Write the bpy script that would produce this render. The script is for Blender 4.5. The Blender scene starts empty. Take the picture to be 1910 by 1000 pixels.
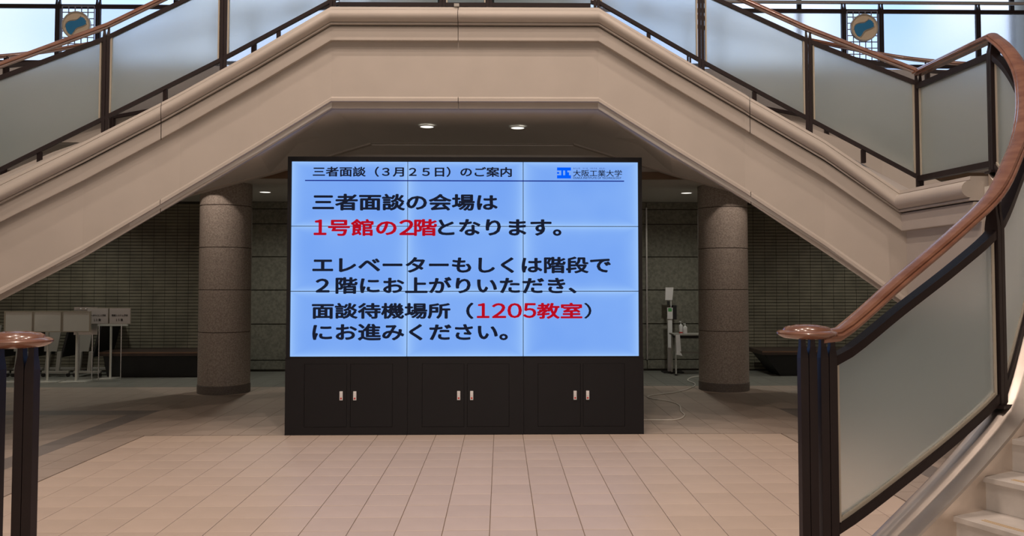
import bpy, math, random
from mathutils import Vector
random.seed(7)
S = bpy.context.scene
C = S.collection
PI = math.pi

# ------------------------------------------------------------------ camera
cd = bpy.data.cameras.new('camera')
cam = bpy.data.objects.new('camera', cd); C.objects.link(cam)
cam.location = (0, 0, 1.598)
cam.rotation_euler = (PI / 2 + 0.0378, 0, -0.0194)
cd.sensor_width = 36.0
cd.lens = 36.0 * 1543.7 / 1910
cd.shift_x = -(964.0 - 955) / 1910
cd.shift_y = (465.3 - 500) / 1910
cd.clip_end = 200
S.camera = cam
# ------------------------------------------------------------------ world, lights, exposure
w = bpy.data.worlds.new('daylight'); S.world = w; w.use_nodes = True
bg = w.node_tree.nodes['Background']
bg.inputs[0].default_value = (0.55, 0.75, 1.0, 1); bg.inputs[1].default_value = 1.0
S.view_settings.view_transform = 'Standard'; S.view_settings.look = 'None'
S.view_settings.exposure = 0.0; S.view_settings.gamma = 1.0
S.view_settings.use_curve_mapping = False

def lamp(name, kind, loc, power, color, aim=None, **kw):
    l = bpy.data.lights.new(name, kind); l.energy = power; l.color = color
    for k, v in kw.items(): setattr(l, k, v)
    o = bpy.data.objects.new(name, l); C.objects.link(o); o.location = loc
    if aim is not None:
        d = Vector(aim) - Vector(loc)
        o.rotation_euler = d.to_track_quat('-Z', 'Y').to_euler()
    return o
WARM = (1.0, 0.80, 0.675)
SP = [(-3.2, 5.6, 9.6, 510), (2.4, 5.6, 9.6, 510), (-0.4, 4.4, 9.6, 510), (-3.8, 3.2, 9.6, 540), (3.4, 3.2, 9.6, 540), (-0.4, 1.2, 9.6, 540)]
for (x, y, z, p) in SP:
    lamp('hall_downlight_beam', 'SPOT', (x, y, z), p, WARM, (x * 1.0, y + 0.6, 0), spot_size=2.3, spot_blend=0.6, shadow_soft_size=0.09)
lamp('front_fill', 'AREA', (-0.4, -5.6, 1.7), 190, (1.0, 0.88, 0.78), (-0.4, 8.0, 2.4), shape='RECTANGLE', size=12, size_y=2.6)  # added area fill behind the camera, brightens columns and soffit under the bridge
lamp('hall_ceiling_fill', 'AREA', (-0.4, -2.0, 9.5), 90, (1.0, 0.82, 0.70), (-0.4, 5.0, 1.0), shape='RECTANGLE', size=9, size_y=4)
for x, y in ((-4.2, 10.78), (3.55, 10.85)):
    lamp('column_downlight_beam', 'SPOT', (x, y, 3.31), 40, WARM, (x * 0.985, y + 0.93, 2.17), spot_size=0.84, spot_blend=0.06, shadow_soft_size=0.03)
for (x, y) in ((-0.83, 9.25), (0.19, 9.3)):
    lamp('soffit_downlight_beam', 'SPOT', (x, y, 3.31), 14, (1, 0.9, 0.75), (x, y, 0), spot_size=2.0, spot_blend=0.8, shadow_soft_size=0.05)
for x in (-7.2, -3.72, 2.96, 6.4):
    lamp('rear_downlight_beam', 'SPOT', (x, 13.1, 2.97), 72, (1.0, 0.98, 0.87), (x, 13.1, 0), spot_size=2.7, spot_blend=0.9, shadow_soft_size=0.05)

# ------------------------------------------------------------------ materials
def mat(name, col, rough=0.6, metal=0.0, noise=0.0, scale=8.0, bump=0.0, coat=0.0, spec=None, col2=None, detail=4.0, stretch=None):
    m = bpy.data.materials.new(name); m.use_nodes = True
    nt = m.node_tree; b = nt.nodes['Principled BSDF']
    b.inputs['Base Color'].default_value = (*col, 1); b.inputs['Roughness'].default_value = rough
    b.inputs['Metallic'].default_value = metal
    if coat: b.inputs['Coat Weight'].default_value = coat; b.inputs['Coat Roughness'].default_value = 0.12
    if spec is not None: b.inputs['Specular IOR Level'].default_value = spec
    if noise or bump:
        tc = nt.nodes.new('ShaderNodeTexCoord'); mp = nt.nodes.new('ShaderNodeMapping')
        nt.links.new(tc.outputs['Object'], mp.inputs['Vector'])
        if stretch: mp.inputs['Scale'].default_value = stretch
        n = nt.nodes.new('ShaderNodeTexNoise'); n.inputs['Scale'].default_value = scale; n.inputs['Detail'].default_value = detail
        nt.links.new(mp.outputs[0], n.inputs['Vector'])
        if noise:
            r = nt.nodes.new('ShaderNodeValToRGB')
            c2 = col2 or tuple(c * (1 - noise) for c in col)
            r.color_ramp.elements[0].position = 0.35; r.color_ramp.elements[1].position = 0.65
            r.color_ramp.elements[0].color = (*c2, 1); r.color_ramp.elements[1].color = (*col, 1)
            nt.links.new(n.outputs['Fac'], r.inputs['Fac']); nt.links.new(r.outputs[0], b.inputs['Base Color'])
        if bump:
            bp = nt.nodes.new('ShaderNodeBump'); bp.inputs['Strength'].default_value = bump; bp.inputs['Distance'].default_value = 0.01
            nt.links.new(n.outputs['Fac'], bp.inputs['Height']); nt.links.new(bp.outputs[0], b.inputs['Normal'])
    return m
def emis(name, col, s=1.0):
    m = bpy.data.materials.new(name); m.use_nodes = True; nt = m.node_tree
    nt.nodes.remove(nt.nodes['Principled BSDF'])
    e = nt.nodes.new('ShaderNodeEmission'); e.inputs[0].default_value = (*col, 1); e.inputs[1].default_value = s
    nt.links.new(e.outputs[0], nt.nodes['Material Output'].inputs[0]); return m
def per_object(m, amt=0.12):
    nt = m.node_tree; b = nt.nodes['Principled BSDF']
    oi = nt.nodes.new('ShaderNodeObjectInfo'); hs = nt.nodes.new('ShaderNodeHueSaturation')
    mr = nt.nodes.new('ShaderNodeMapRange'); mr.inputs[3].default_value = 1 - amt; mr.inputs[4].default_value = 1 + amt
    nt.links.new(oi.outputs['Random'], mr.inputs[0]); nt.links.new(mr.outputs[0], hs.inputs['Value'])
    s = b.inputs['Base Color']
    if s.links: nt.links.new(s.links[0].from_socket, hs.inputs['Color'])
    else: hs.inputs['Color'].default_value = s.default_value
    nt.links.new(hs.outputs[0], s)
    return m
M = {}
M['plaster'] = mat('cream_plaster', (0.435, 0.392, 0.347), 0.55, noise=0.05, scale=3, bump=0.05)
M['joint'] = mat('dark_joint', (0.10, 0.08, 0.07), 0.9)
M['soffit'] = mat('grey_soffit_paint', (0.60, 0.58, 0.545), 0.8, noise=0.06, scale=1.2)
M['ceil'] = mat('ceiling_paint', (0.50, 0.49, 0.45), 0.85)
M['woodtrim'] = mat('brown_trim', (0.20, 0.13, 0.08), 0.5)
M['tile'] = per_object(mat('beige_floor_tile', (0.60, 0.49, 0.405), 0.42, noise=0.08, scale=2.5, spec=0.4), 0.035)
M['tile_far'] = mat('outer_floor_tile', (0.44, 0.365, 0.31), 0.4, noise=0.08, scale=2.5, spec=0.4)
M['inlay'] = mat('dark_stone_inlay', (0.235, 0.205, 0.19), 0.4, noise=0.1, scale=6)
M['green'] = mat('green_grey_stone', (0.23, 0.23, 0.205), 0.45, noise=0.1, scale=6)
M['grout'] = mat('grout', (0.20, 0.15, 0.11), 0.9)
M['granite'] = mat('speckled_granite', (0.42, 0.375, 0.33), 0.75, noise=0.5, scale=55, bump=0.4, detail=3, col2=(0.26, 0.228, 0.20))
M['granite_dark'] = mat('dark_granite', (0.16, 0.14, 0.125), 0.6, noise=0.3, scale=60)
M['stone'] = per_object(mat('grey_green_wall_stone', (0.21, 0.205, 0.165), 0.8, noise=0.35, scale=22, bump=0.2), 0.05)
M['walltile'] = mat('olive_wall_tile', (0.20, 0.185, 0.135), 0.6, noise=0.3, scale=3)
M['wallgrout'] = mat('wall_grout', (0.055, 0.05, 0.04), 0.9)
M['wood'] = mat('varnished_handrail_wood', (0.215, 0.10, 0.062), 0.24, noise=0.5, scale=6, coat=0.6, col2=(0.15, 0.062, 0.038), stretch=(1, 1, 3))
M['brown'] = mat('dark_brown_metal', (0.020, 0.013, 0.013), 0.45, noise=0.15, scale=4, spec=0.2)
M['steel'] = mat('brushed_steel', (0.88, 0.79, 0.71), 0.36, metal=1.0, noise=0.12, scale=5, bump=0.03)
M['steel_dark'] = mat('dull_steel_side', (0.26, 0.22, 0.195), 0.5, metal=0.7, noise=0.15, scale=3)
M['marble'] = mat('white_marble_step', (0.62, 0.58, 0.54), 0.45, noise=0.22, scale=5, detail=8)
M['yellow'] = mat('ochre_nosing_line', (0.55, 0.38, 0.18), 0.6)
M['black'] = mat('black_laminate', (0.009, 0.0085, 0.010), 0.5, spec=0.25)
M['black2'] = mat('black_plastic', (0.01, 0.01, 0.011), 0.5)
M['grey'] = mat('grey_panel', (0.33, 0.32, 0.29), 0.6)
M['board'] = mat('blank_board_face', (0.66, 0.67, 0.63), 0.5)
M['boardedge'] = mat('beige_board_frame', (0.40, 0.36, 0.29), 0.5)
M['paper'] = mat('white_paper', (0.72, 0.70, 0.70), 0.8)
M['pinkpaper'] = mat('notice_paper', (0.50, 0.45, 0.43), 0.8)
M['pole'] = mat('pale_painted_pole', (0.60, 0.60, 0.55), 0.4)
M['chrome'] = mat('chrome_pole', (0.55, 0.55, 0.55), 0.25, metal=0.9)
M['leather'] = mat('dark_brown_bench', (0.05, 0.032, 0.026), 0.4, noise=0.2, scale=10)
M['benchtop'] = mat('bench_wood_edge', (0.14, 0.08, 0.05), 0.4)
M['ink'] = mat('black_ink', (0.015, 0.015, 0.015), 0.7)
M['white'] = mat('white_plastic', (0.75, 0.75, 0.75), 0.35)
M['greenp'] = mat('green_print', (0.10, 0.35, 0.12), 0.5)
M['redp'] = mat('red_print', (0.55, 0.05, 0.04), 0.5)
M['cable'] = mat('pale_grey_cable', (0.68, 0.66, 0.60), 0.5)
M['offwhite'] = mat('hall_wall_paint', (0.50, 0.45, 0.39), 0.8, noise=0.05, scale=1)
M['discbeige'] = mat('beige_disc', (0.50, 0.42, 0.31), 0.5)
M['discrim'] = mat('silver_rim', (0.6, 0.58, 0.52), 0.3, metal=0.7)
M['waveblue'] = mat('blue_wave_enamel', (0.02, 0.17, 0.36), 0.4)
M['lattice'] = mat('grey_lattice_bar', (0.20, 0.20, 0.24), 0.4, metal=0.4)
M['boardgreen'] = mat('dark_green_board', (0.03, 0.05, 0.045), 0.6)
M['lampdisc'] = emis('downlight_glow', (1.0, 0.96, 0.84), 1.6)
M['lampdisc_hi'] = emis('hall_lamp_glow', (1.0, 0.78, 0.58), 6.0)
# daylit frosted window panes (backlit by the sky outside)
def pane_mat():
    m = bpy.data.materials.new('daylit_frosted_pane'); m.use_nodes = True; nt = m.node_tree
    nt.nodes.remove(nt.nodes['Principled BSDF'])
    e = nt.nodes.new('ShaderNodeEmission'); tc = nt.nodes.new('ShaderNodeTexCoord')
    n = nt.nodes.new('ShaderNodeTexNoise'); n.inputs['Scale'].default_value = 0.35; n.inputs['Detail'].default_value = 1
    nt.links.new(tc.outputs['Object'], n.inputs['Vector'])
    r = nt.nodes.new('ShaderNodeValToRGB')
    r.color_ramp.elements[0].position = 0.35; r.color_ramp.elements[0].color = (0.36, 0.56, 0.95, 1)
    r.color_ramp.elements[1].position = 0.62; r.color_ramp.elements[1].color = (0.66, 0.78, 1.0, 1)
    nt.links.new(n.outputs['Fac'], r.inputs['Fac']); nt.links.new(r.outputs[0], e.inputs[0])
    e.inputs[1].default_value = 1.65
    nt.links.new(e.outputs[0], nt.nodes['Material Output'].inputs[0]); return m
M['pane'] = pane_mat()
def glass_mat(name, tint, rough, diff, mixf):
    m = bpy.data.materials.new(name); m.use_nodes = True; nt = m.node_tree
    b = nt.nodes['Principled BSDF']
    b.inputs['Base Color'].default_value = (*tint, 1); b.inputs['Roughness'].default_value = rough
    b.inputs['Transmission Weight'].default_value = 1.0; b.inputs['IOR'].default_value = 1.22
    d = nt.nodes.new('ShaderNodeBsdfDiffuse'); d.inputs[0].default_value = (*diff, 1)
    t = nt.nodes.new('ShaderNodeBsdfTranslucent'); t.inputs[0].default_value = (*diff, 1)
    a = nt.nodes.new('ShaderNodeMixShader'); a.inputs[0].default_value = 0.5
    nt.links.new(d.outputs[0], a.inputs[1]); nt.links.new(t.outputs[0], a.inputs[2])
    x = nt.nodes.new('ShaderNodeMixShader'); x.inputs[0].default_value = mixf
    nt.links.new(b.outputs[0], x.inputs[1]); nt.links.new(a.outputs[0], x.inputs[2])
    nt.links.new(x.outputs[0], nt.nodes['Material Output'].inputs[0]); return m
M['frost'] = glass_mat('frosted_green_glass', (0.97, 1.0, 0.99), 0.36, (0.64, 0.78, 0.78), 0.23)
M['frost_far'] = glass_mat('frosted_clear_glass', (1, 1, 1.0), 0.15, (0.65, 0.72, 0.8), 0.12)

def screen_mat():
    # each of the nine panels: a blue-white picture, a little lighter towards the panel's own edges
    m = bpy.data.materials.new('lit_screen'); m.use_nodes = True; nt = m.node_tree
    nt.nodes.remove(nt.nodes['Principled BSDF'])
    tc = nt.nodes.new('ShaderNodeTexCoord'); sp = nt.nodes.new('ShaderNodeSeparateXYZ')
    nt.links.new(tc.outputs['Generated'], sp.inputs[0])
    def edge(sock):
        a = nt.nodes.new('ShaderNodeMath'); a.operation = 'SUBTRACT'; a.inputs[1].default_value = 0.5; nt.links.new(sock, a.inputs[0])
        b = nt.nodes.new('ShaderNodeMath'); b.operation = 'ABSOLUTE'; nt.links.new(a.outputs[0], b.inputs[0])
        c = nt.nodes.new('ShaderNodeMath'); c.operation = 'MULTIPLY'; c.inputs[1].default_value = 2; nt.links.new(b.outputs[0], c.inputs[0])
        d = nt.nodes.new('ShaderNodeMath'); d.operation = 'POWER'; d.inputs[1].default_value = 9; nt.links.new(c.outputs[0], d.inputs[0])
        return d.outputs[0]
    mx = nt.nodes.new('ShaderNodeMath'); mx.operation = 'MAXIMUM'
    nt.links.new(edge(sp.outputs[0]), mx.inputs[0]); nt.links.new(edge(sp.outputs[2]), mx.inputs[1])
    n = nt.nodes.new('ShaderNodeTexNoise'); n.inputs['Scale'].default_value = 1.3; nt.links.new(tc.outputs['Object'], n.inputs['Vector'])
    ad = nt.nodes.new('ShaderNodeMath'); ad.operation = 'MULTIPLY_ADD'; ad.inputs[1].default_value = 0.55
    nt.links.new(mx.outputs[0], ad.inputs[0])
    ns = nt.nodes.new('ShaderNodeMath'); ns.operation = 'MULTIPLY'; ns.inputs[1].default_value = 0.45; nt.links.new(n.outputs['Fac'], ns.inputs[0])
    nt.links.new(ns.outputs[0], ad.inputs[2])
    r = nt.nodes.new('ShaderNodeValToRGB')
    r.color_ramp.elements[0].position = 0.0; r.color_ramp.elements[0].color = (0.145, 0.33, 0.88, 1)
    r.color_ramp.elements[1].position = 1.0; r.color_ramp.elements[1].color = (0.38, 0.62, 1.0, 1)
    nt.links.new(ad.outputs[0], r.inputs[0])
    e = nt.nodes.new('ShaderNodeEmission'); nt.links.new(r.outputs[0], e.inputs[0]); e.inputs[1].default_value = 1.0
    nt.links.new(e.outputs[0], nt.nodes['Material Output'].inputs[0]); return m
M['screen'] = screen_mat()
M['scr_ink'] = emis('screen_dark_letter', (0.010, 0.013, 0.028), 1)
M['scr_red'] = emis('screen_red_letter', (0.47, 0.004, 0.015), 1)
M['scr_blue'] = emis('screen_blue_logo', (0.0, 0.115, 1.0), 1)
M['scr_navy'] = emis('screen_navy_rule', (0.004, 0.012, 0.20), 1)

# ------------------------------------------------------------------ mesh helpers
class MB:
    def __init__(s): s.v = []; s.f = []; s.mi = []
    def quad(s, pts, mi=0):
        b = len(s.v); s.v += [tuple(p) for p in pts]; s.f.append(tuple(range(b, b + len(pts)))); s.mi.append(mi)
    def box(s, x0, x1, y0, y1, z0, z1, mi=0):
        s.hexa([(x0, y0, z0), (x1, y0, z0), (x1, y1, z0), (x0, y1, z0), (x0, y0, z1), (x1, y0, z1), (x1, y1, z1), (x0, y1, z1)], mi)
    def hexa(s, p, mi=0):
        b = len(s.v); s.v += [tuple(q) for q in p]
        for f in ((3, 2, 1, 0), (4, 5, 6, 7), (0, 1, 5, 4), (1, 2, 6, 5), (2, 3, 7, 6), (3, 0, 4, 7)):
            s.f.append(tuple(b + i for i in f)); s.mi.append(mi)
    def loops(s, rings, close=True, caps=True, mi=0):
        b = len(s.v); n = len(rings[0])
        for r in rings: s.v += [tuple(p) for p in r]
        for i in range(len(rings) - 1):
            for j in range(n if close else n - 1):
                k = (j + 1) % n
                s.f.append((b + i * n + j, b + i * n + k, b + (i + 1) * n + k, b + (i + 1) * n + j)); s.mi.append(mi)
        if caps:
            s.f.append(tuple(b + j for j in reversed(range(n)))); s.mi.append(mi)
            s.f.append(tuple(b + (len(rings) - 1) * n + j for j in range(n))); s.mi.append(mi)
    def tube(s, pts, r, n=8, mi=0):
        rings = []
        P = [Vector(p) for p in pts]
        for i, p in enumerate(P):
            t = (P[min(i + 1, len(P) - 1)] - P[max(i - 1, 0)]).normalized()
            a = Vector((0, 0, 1)) if abs(t.z) < 0.95 else Vector((1, 0, 0))
            u = t.cross(a).normalized(); v = u.cross(t)
            rr = r[i] if isinstance(r, (list, tuple)) else r
            rings.append([p + (u * math.cos(2 * PI * k / n) + v * math.sin(2 * PI * k / n)) * rr for k in range(n)])
        s.loops(rings, mi=mi)
    def lathe(s, prof, c, n=32, mi=0):
        rings = []
        for (r, z) in prof:
            rings.append([(c[0] + r * math.cos(2 * PI * k / n), c[1] + r * math.sin(2 * PI * k / n), c[2] + z) for k in range(n)])
        s.loops(rings, mi=mi)
    def prism(s, pts, y0, y1, mi=0):   # pts (x,z) polygon extruded in y
        s.loops([[(x, y0, z) for x, z in pts], [(x, y1, z) for x, z in pts]], mi=mi)
    def build(s, name, m, parent=None, smooth=False, bevel=0.0, recalc=True):
        me = bpy.data.meshes.new(name); me.from_pydata(s.v, [], s.f)
        for mm in (m if isinstance(m, (list, tuple)) else [m]): me.materials.append(mm)
        for p, i in zip(me.polygons, s.mi): p.material_index = i
        if recalc:
            import bmesh
            bm = bmesh.new(); bm.from_mesh(me); bmesh.ops.recalc_face_normals(bm, faces=bm.faces)
            if bevel:
                ed = [e for e in bm.edges if len(e.link_faces) == 2 and e.calc_face_angle(0) > 0.6]
                bmesh.ops.bevel(bm, geom=ed, offset=bevel, segments=2, affect='EDGES', profile=0.5)
            bm.to_mesh(me); bm.free()
        if smooth:
            for p in me.polygons: p.use_smooth = True
            try: me.set_sharp_from_angle(angle=math.radians(38))
            except Exception: pass
        me.update()
        o = bpy.data.objects.new(name, me); C.objects.link(o)
        if parent is not None: o.parent = parent; o.matrix_parent_inverse.identity()
        return o
def setp(o, label=None, cat=None, group=None, kind=None):
    if label: o['label'] = label
    if cat: o['category'] = cat
    if group: o['group'] = group
    if kind: o['kind'] = kind
    return o
def thing(name, label, cat, loc=(0, 0, 0), group=None, kind=None):
    o = bpy.data.objects.new(name, None); C.objects.link(o); o.location = loc; o.empty_display_size = 0.1
    return setp(o, label, cat, group, kind)
def bx(name, m, parent, x0, x1, y0, y1, z0, z1, bevel=0.0):
    b = MB(); b.box(x0, x1, y0, y1, z0, z1); return b.build(name, m, parent, bevel=bevel)
def off(P, L):  # shift a list of points into a parent's local space
    return [tuple(Vector(p) - Vector(L)) for p in P]

def frames(path):
    """plan tangent, right-hand normal and mitre factor at every station of a 3D path"""
    P = [Vector(p) for p in path]; out = []
    for i in range(len(P)):
        a = (P[i] - P[i - 1]) if i > 0 else None
        b = (P[i + 1] - P[i]) if i < len(P) - 1 else None
        ds = []
        for d in (a, b):
            if d is not None:
                d2 = Vector((d.x, d.y, 0))
                if d2.length > 1e-6: ds.append(d2.normalized())
        t = sum(ds, Vector((0, 0, 0))).normalized()
        m = 1.0 / max(0.5, t.dot(ds[0]))
        out.append((P[i], t, Vector((t.y, -t.x, 0)), m))
    return out
def sweep(mb, path, prof, scales=None, close=True, mi=0):
    rings = []
    for i, (p, t, n, m) in enumerate(frames(path)):
        s = scales[i] if scales else 1.0
        rings.append([p + n * (o * m) + Vector((0, 0, v * s)) for o, v in prof])
    mb.loops(rings, close=close, caps=close, mi=mi)
def catmull(pts, n=8):
    P = [Vector(p) for p in pts]; P = [P[0] * 2 - P[1]] + P + [P[-1] * 2 - P[-2]]; out = []
    for i in range(1, len(P) - 2):
        for k in range(n):
            t = k / n
            out.append(0.5 * ((2 * P[i]) + (P[i + 1] - P[i - 1]) * t + (2 * P[i - 1] - 5 * P[i] + 4 * P[i + 1] - P[i + 2]) * t * t + (3 * P[i] - P[i - 1] - 3 * P[i + 1] + P[i + 2]) * t ** 3))
    out.append(P[-2]); return out
def rect(w, z0, z1): return [(-w / 2, z0), (w / 2, z0), (w / 2, z1), (-w / 2, z1)]
def lerp_path(path, s):   # point at arc length s (plan length)
    d = 0
    for i in range(len(path) - 1):
        a, b = Vector(path[i]), Vector(path[i + 1]); l = (Vector((b.x, b.y, 0)) - Vector((a.x, a.y, 0))).length
        if d + l >= s or i == len(path) - 2: return a + (b - a) * ((s - d) / max(l, 1e-6))
        d += l
def plen(path):
    return sum(math.hypot(path[i + 1][0] - path[i][0], path[i + 1][1] - path[i][1]) for i in range(len(path) - 1))
def subpath(path, s0, s1):
    out = [lerp_path(path, s0)]; d = 0
    for i in range(len(path) - 1):
        d += math.hypot(path[i + 1][0] - path[i][0], path[i + 1][1] - path[i][1])
        if s0 + 1e-3 < d < s1 - 1e-3: out.append(Vector(path[i + 1]))
    out.append(lerp_path(path, s1)); return out
def arc_at_x(path, x):
    d = 0
    for i in range(len(path) - 1):
        a, b = path[i], path[i + 1]; l = math.hypot(b[0] - a[0], b[1] - a[1])
        if (a[0] - x) * (b[0] - x) <= 0 and a[0] != b[0]: return d + l * (x - a[0]) / (b[0] - a[0])
        d += l
    return d
AX = -0.36
def mir(p): return (2 * AX - p[0],) + tuple(p[1:])

# ------------------------------------------------------------------ floor
floor = bpy.data.objects.new('floor', None); C.objects.link(floor); setp(floor, kind='structure')
X0, X1, YB = -3.67, 2.93, 8.67
b = MB(); b.box(-9.5, 9.5, -6.2, 15.1, -0.12, -0.006); b.build('subfloor', M['grout'], floor)
tm = None
def tile_mesh(wx, wy):
    b = MB(); g = 0.0022; c = 0.002
    r0 = [(-wx / 2 + g, -wy / 2 + g, -0.006), (wx / 2 - g, -wy / 2 + g, -0.006), (wx / 2 - g, wy / 2 - g, -0.006), (-wx / 2 + g, wy / 2 - g, -0.006)]
    r1 = [(x, y, -0.0015) for x, y, z in r0]
    r2 = [(x * (1 - 2 * c / wx), y * (1 - 2 * c / wy), 0) for x, y, z in r0]
    b.loops([r0, r1, r2]); return b
ROWS = 12
for r in range(ROWS):
    for c in range(22):
        x = X0 + 0.15 + 0.3 * c; y = YB - 0.15 - 0.3 * r
        if tm is None:
            o = tile_mesh(0.3, 0.3).build('tile', M['tile'], floor); tm = o.data
        else:
            o = bpy.data.objects.new('tile', tm); C.objects.link(o); o.parent = floor
        o.location = (x, y, random.uniform(-0.0004, 0.0004))
def tiles_area(name, m, x0, x1, y0, y1, s, skip=None):
    b = MB(); nx = max(1, round((x1 - x0) / s)); ny = max(1, round((y1 - y0) / s)); sx = (x1 - x0) / nx; sy = (y1 - y0) / ny; g = 0.0022
    for i in range(nx):
        for j in range(ny):
            a, c = x0 + i * sx, y0 + j * sy
            if skip and skip(a + sx / 2, c + sy / 2): continue
            a0, a1, c0, c1 = a + g, a + sx - g, c + g, c + sy - g
            b.quad([(a0, c0, 0), (a1, c0, 0), (a1, c1, 0), (a0, c1, 0)])
            b.quad([(a0, c0, -0.006), (a1, c0, -0.006), (a1, c0, 0), (a0, c0, 0)])
            b.quad([(a1, c0, -0.006), (a1, c1, -0.006), (a1, c1, 0), (a1, c0, 0)])
            b.quad([(a0, c1, -0.006), (a0, c0, -0.006), (a0, c0, 0), (a0, c1, 0)])
    o = b.build(name, m, floor, recalc=False); o['kind'] = 'stuff'; return o
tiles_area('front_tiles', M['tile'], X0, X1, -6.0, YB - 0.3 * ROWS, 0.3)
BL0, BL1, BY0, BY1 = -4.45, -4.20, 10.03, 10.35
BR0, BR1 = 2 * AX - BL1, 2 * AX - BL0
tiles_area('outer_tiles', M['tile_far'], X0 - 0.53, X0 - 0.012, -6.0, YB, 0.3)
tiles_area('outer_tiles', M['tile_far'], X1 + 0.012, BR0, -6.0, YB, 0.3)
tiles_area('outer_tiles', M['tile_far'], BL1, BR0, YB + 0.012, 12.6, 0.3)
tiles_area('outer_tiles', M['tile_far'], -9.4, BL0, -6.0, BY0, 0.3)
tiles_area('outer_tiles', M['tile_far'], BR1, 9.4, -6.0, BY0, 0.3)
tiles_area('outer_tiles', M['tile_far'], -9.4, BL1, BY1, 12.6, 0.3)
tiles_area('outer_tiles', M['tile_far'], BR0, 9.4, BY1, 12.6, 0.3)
tiles_area('green_tiles', M['green'], -9.4, 9.4, 12.6, 15.0, 0.3)
for (a, c, d, e) in ((BL0, BL1, -6.0, BY1), (BR0, BR1, -6.0, BY1), (-9.4, BL0, BY0, BY1), (BR1, 9.4, BY0, BY1)):
    o = bx('inlay_band', M['inlay'], floor, a, c, d, e, -0.006, 0.0)
setp(bx('expansion_joint', M['joint'], floor, X0 - 0.012, X1 + 0.012, YB, YB + 0.012, -0.006, -0.001), None)

# ------------------------------------------------------------------ room shell
YW = 14.72
wb = bpy.data.objects.new('wall_back', None); C.objects.link(wb); setp(wb, kind='structure')
bx('wall_core', M['wallgrout'], wb, -9.5, 9.5, YW + 0.012, YW + 0.3, -0.01, 3.0)
zs = [0.03, 0.20, 0.833, 1.433, 2.02, 2.605, 2.87, 3.0]
xs = [-4.6, -3.38, -2.18, -0.98, 0.22, 1.42, 2.60, 3.9]
for i in range(len(xs) - 1):
    for j in range(len(zs) - 1):
        bx('stone_panel', M['stone'], wb, xs[i] + 0.006, xs[i + 1] - 0.006, YW - 0.012, YW + 0.014, zs[j] + 0.009, zs[j + 1] - 0.009)
bx('vertical_trim', M['chrome'], wb, 2.585, 2.612, YW - 0.035, YW - 0.011, 0.2, 2.9)
def wall_tiles(x0, x1, z0, z1, name):
    b = MB(); h = 0.0565; wd = 0.205; k = 0
    z = z0
    while z + h <= z1 + 0.01:
        x = x0
        while x < x1 - 0.02:
            a0, a1, c0, c1 = x + 0.003, min(x + wd, x1) - 0.003, z + 0.0055, z + h - 0.0055
            y = YW - 0.010 - random.uniform(0, 0.004)
            b.quad([(a0, y, c0), (a1, y, c0), (a1, y, c1), (a0, y, c1)])
            b.quad([(a0, y, c1), (a1, y, c1), (a1, YW + 0.013, c1), (a0, YW + 0.013, c1)])
            b.quad([(a0, YW + 0.013, c0), (a1, YW + 0.013, c0), (a1, y, c0), (a0, y, c0)])
            b.quad([(a0, y, c0), (a0, y, c1), (a0, YW + 0.013, c1), (a0, YW + 0.013, c0)])
            x += wd
        z += h
    o = b.build(name, M['walltile'], wb, recalc=False); o['kind'] = 'stuff'
wall_tiles(-9.4, -4.6, 0.02, 3.0, 'wall_tiles')
wall_tiles(3.9, 9.4, 0.02, 3.0, 'wall_tiles')
for nm, x0, x1 in (('wall_left', -9.8, -9.5), ('wall_right', 9.5, 9.8)):
    setp(bx(nm, M['offwhite'], None, x0, x1, -6.2, 15.1, -0.1, 10.3), kind='structure')
setp(bx('wall_front', M['offwhite'], None, -9.8, 9.8, -6.5, -6.2, -0.1, 10.3), kind='structure')
hc = bpy.data.objects.new('ceiling', None); C.objects.link(hc); setp(hc, kind='structure')
bx('ceiling_slab', M['ceil'], hc, -9.8, 9.8, -6.5, 15.1, 9.9, 10.3)
# upper floor slab, its ceiling below and the beam at its edge
us = bpy.data.objects.new('upper_floor', None); C.objects.link(us); setp(us, kind='structure')
bx('slab', M['soffit'], us, -9.5, 9.5, 10.55, 15.0, 3.34, 4.3)
bx('lower_ceiling', M['ceil'], us, -9.5, 9.5, 11.42, 15.0, 3.0, 3.34)
bx('edge_trim', M['woodtrim'], us, -9.5, 9.5, 11.34, 11.42, 3.0, 3.10)
bx('edge_fascia', M['soffit'], us, -9.5, 9.5, 11.36, 11.42, 3.10, 3.34)
bx('slab_edge', M['plaster'], us, -9.5, 9.5, 10.48, 10.55, 3.34, 4.32)

# round lamps
def downlight(x, y, z, label, group=None, r=0.075, m='lampdisc'):
    t = thing('downlight', label, 'ceiling light', (x, y, z), group)
    b = MB(); b.lathe([(r + 0.018, 0.0), (r + 0.018, -0.006), (r, -0.008), (r - 0.004, 0.0)], (0, 0, 0), 28); b.build('ring', M['white'], t, smooth=True)
    b = MB(); b.lathe([(r, 0.0), (r, -0.005), (r * 0.6, -0.006)], (0, 0, 0), 28); b.build('lens', M[m], t)
    return t
downlight(-0.83, 9.25, 3.33, 'round downlight in the bridge soffit above the left part of the video wall')
downlight(0.19, 9.3, 3.33, 'round downlight in the bridge soffit above the right part of the video wall')
downlight(-3.72, 13.1, 3.0, 'round downlight in the low ceiling right beside the left column', r=0.085)
downlight(2.96, 13.1, 3.0, 'round downlight in the low ceiling left beside the right column', r=0.085)

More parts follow.
